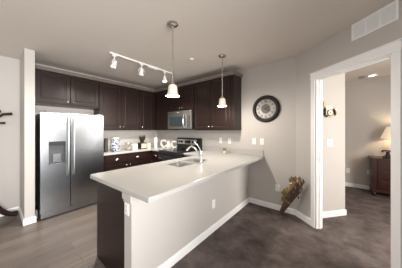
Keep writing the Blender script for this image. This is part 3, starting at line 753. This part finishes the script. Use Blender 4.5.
single('box', B().box(-3.86, -3.78, 2.10, 2.215, Z, Z+.135, .006), 'whiteceramic', 'small plain white box between the candle jar and the dark potted plant', 'box', (-3.82, 2.16, Z))

r = thing('potted_plant', 'dark spiky plant in a dark square pot with a cream front on the corner counter', 'plant', (-3.83, 2.36, Z))
part('pot', B().box(-3.92, -3.76, 2.29, 2.44, Z, Z+.155, .006), 'blackm', r)
part('front_panel', B().box(-3.7605, -3.755, 2.305, 2.435, Z+.02, Z+.13, .001), 'cream', r)
b = B(); rnd = random.Random(11)
for k in range(22):
    a = rnd.uniform(0, 6.28); h = rnd.uniform(.10, .21); o_ = rnd.uniform(.02, .075); p0 = Vector((-3.84+.03*math.cos(a), 2.365+.03*math.sin(a), Z+.15))
    p2 = p0+Vector((o_*math.cos(a), o_*math.sin(a), h)); b.tube([p0, (p0+p2)/2+Vector((0, 0, .02)), p2], [.009, .013, .002], 6)
part('foliage', b, 'leafdark', r)

single('candle', B().lathe([(.045, Z), (.045, Z+.125), (.03, Z+.13), (0, Z+.128)], (-3.80, 2.54, 0), 24), 'wax', 'short cream pillar candle beside the dark potted plant', 'candle', (-3.80, 2.54, Z), smooth=True)
r = thing('bottle', 'tall slim white ceramic bottle in the kitchen corner left of the letters', 'bottle', (-3.63, 2.63, Z))
part('body', B().lathe([(.034, Z), (.040, Z+.01), (.042, Z+.25), (.036, Z+.275), (0, Z+.277)], (-3.63, 2.63, 0), 24), 'whiteceramic', r, True)
part('cap', B().lathe([(.02, Z+.2775), (.02, Z+.30), (0, Z+.302)], (-3.63, 2.63, 0), 16), 'nickel', r, True)

def letter(ch, x, y, z, size, name, label, rz=0):
    cu = bpy.data.curves.new('t', 'FONT'); cu.body = ch; cu.size = size; cu.extrude = .014; cu.bevel_depth = .003; cu.offset = .004; cu.align_x = 'CENTER'
    o = bpy.data.objects.new('t', cu); C.objects.link(o)
    dg = bpy.context.evaluated_depsgraph_get(); me = bpy.data.meshes.new_from_object(o.evaluated_get(dg)); bpy.data.objects.remove(o)
    z0 = min(v.co.y for v in me.vertices)
    for v in me.vertices: v.co.y -= z0
    me.transform(Matrix.Rotation(math.radians(90), 4, 'X')); me.materials.clear(); me.materials.append(M['whiteceramic'])
    q = bpy.data.objects.new(name, me); C.objects.link(q); q.location = (x, y, z); q.rotation_euler = (0, 0, math.radians(rz)); me.name = name
    q['label'] = label; q['category'] = 'letter'; q['group'] = 'white letters left of the range'
letter('C', -3.735, 2.95, Z, .27, 'decorative_letter', 'white standing letter C on the counter, next to the white bottle', 14)
letter('&', -3.535, 2.98, Z, .24, 'decorative_letter', 'white standing ampersand on the counter between the two letters C', 14)
letter('C', -3.345, 2.99, Z, .25, 'decorative_letter', 'white standing letter C on the counter, right against the range', 14)

r = thing('flower_bud_vase', 'tiny jar with an olive sprig on the countertop, below the wall outlet', 'vase', (-1.80, 2.99, Z))
part('jar', B().lathe([(.018, Z), (.024, Z+.01), (.024, Z+.03), (.014, Z+.045), (.012, Z+.04), (0, Z+.02)], (-1.80, 2.99, 0), 18), 'cream', r, True)
b = B(); rnd = random.Random(3)
for k in range(9):
    a = rnd.uniform(0, 6.28); e = Vector((-1.80+.025*math.cos(a), 2.99+.02*math.sin(a), Z+rnd.uniform(.06, .10))); b.tube([(-1.80, 2.99, Z+.03), e], [.002, .002], 5); b.sph(e, .012, 7)
part('sprig', b, 'olive', r)
single('tile_coaster', B().box(-1.765, -1.69, 2.985, 2.999, Z, Z+.075, .003), 'stonetile', 'small grey glazed tile standing beside the tiny sprig jar on the counter', 'tile', (-1.73, 2.992, Z))

# items beside the refrigerator
single('cloth_bundle', B().sph((-3.70, .425, .10), .022, 10, (1.2, .8, 1.5)).box(-3.72, -3.68, .41, .44, 0, .09, .008), 'stonetile', 'small pale grey bundle in the gap between refrigerator and partition wall', 'cloth', (-3.70, .425, 0), smooth=True)

# ------------------------------------------------------------------ bedroom
ds = thing('dresser', 'dark cherry wood dresser against the far bedroom wall, seen through the doorway', 'dresser', (1.05, 5.24, 0))
DX0, DX1, DY0, DY1 = .585, 1.75, 5.06, 5.46
part('carcass', B().box(DX0, DX1, DY0, DY1, .12, .765, .004), 'cherry', ds)
part('top', B().box(DX0-.025, DX1+.025, DY0-.03, DY1+.015, .765, .80, .008), 'cherry', ds)
part('base_moulding', B().box(DX0-.012, DX1+.012, DY0-.014, DY1+.005, .08, .135, .006), 'cherry', ds)
for x in (DX0+.03, DX1-.03):
    for y in (DY0+.03, DY1-.03):
        part('foot', B().lathe([(.02, 0), (.034, .02), (.036, .05), (.024, .08)], (x, y, 0), 14), 'cherry', ds, True)
part('corner_post', B().box(DX0-.004, DX0+.06, DY0-.012, DY0, .135, .765, .004), 'cherry', ds); part('corner_post', B().box(DX1-.06, DX1+.004, DY0-.012, DY0, .135, .765, .004), 'cherry', ds)
for (z0, z1) in ((.15, .34), (.355, .545), (.56, .75)):
    for (x0, x1) in ((DX0+.075, (DX0+DX1)/2-.006), ((DX0+DX1)/2+.006, DX1-.075)):
        d = part('drawer', B().box(x0, x1, DY0-.016, DY0-.0005, z0, z1, .005).box(x0+.03, x1-.03, DY0-.02, DY0-.002, z0+.03, z1-.03, .004), 'cherry', ds)
        part('knob', B().lathe([(.006, 0), (.014, .014), (.012, .022), (0, .024)], ((x0+x1)/2, DY0-.02, (z0+z1)/2), 12, (0, -1, 0)), 'steel_dark', d, True)
lx, ly = .93, 5.27
lp = thing('table_lamp', 'table lamp with a glowing cream cone shade on the bedroom dresser', 'lamp', (lx, ly, .80))
part('base', B().lathe([(.075, .8005), (.08, .812), (.04, .83), (.025, .87), (.05, .94), (.055, 1.0), (.03, 1.06), (.014, 1.1), (.012, 1.26), (0, 1.26)], (lx, ly, 0), 24), 'rackwood', lp, True)
part('shade', B().lathe([(.205, 1.205), (.11, 1.46), (.107, 1.46), (.202, 1.205)], (lx, ly, 0), 36, cap=False), 'lampfab', lp, True)
part('bulb', B().sph((lx, ly, 1.31), .03, 12), 'bulb', lp, True)
l = bpy.data.lights.new('table_lamp_light', 'POINT'); l.energy = 6; l.color = (1, .88, .70); l.shadow_soft_size = .04
o = bpy.data.objects.new('table_lamp_light', l); C.objects.link(o); o.location = (lx, ly, 1.36)
on = thing('ornament', 'dark sculpted ornament with a raised bar on the dresser, left of the lamp', 'ornament', (.80, 5.16, .80))
part('base', B().box(.745, .885, 5.10, 5.21, .8005, .84, .012), 'blackm', on)
part('body', B().lathe([(.05, .84), (.035, .87), (.022, .91), (.03, .935), (0, .94)], (.82, 5.155, 0), 16), 'blackm', on, True)
part('bar', B().tube([(.735, 5.155, .925), (.75, 5.155, .955), (.80, 5.155, .958), (.87, 5.155, .95), (.90, 5.155, .92)], [.022, .018, .013, .016, .022], 10), 'blackm', on, True)
r = thing('ceiling_downlight', 'round glowing downlight on the bedroom ceiling', 'downlight', (.60, 5.20, CZ))
part('rim', B().lathe([(.085, CZ), (.085, CZ-.012), (.06, CZ-.018), (.06, CZ-.004)], (.60, 5.20, 0), 28, cap=False), 'white', r, True)
part('lens', B().lathe([(.06, CZ-.006), (.03, CZ-.014), (0, CZ-.016)], (.60, 5.20, 0), 24), 'down', r, True)
single('smoke_detector', B().lathe([(.06, CZ), (.06, CZ-.02), (.045, CZ-.034), (0, CZ-.036)], (.44, 5.22, 0), 24), 'stonetile', 'grey round detector on the bedroom ceiling, left of the downlight', 'smoke detector', (.44, 5.22, CZ), smooth=True)
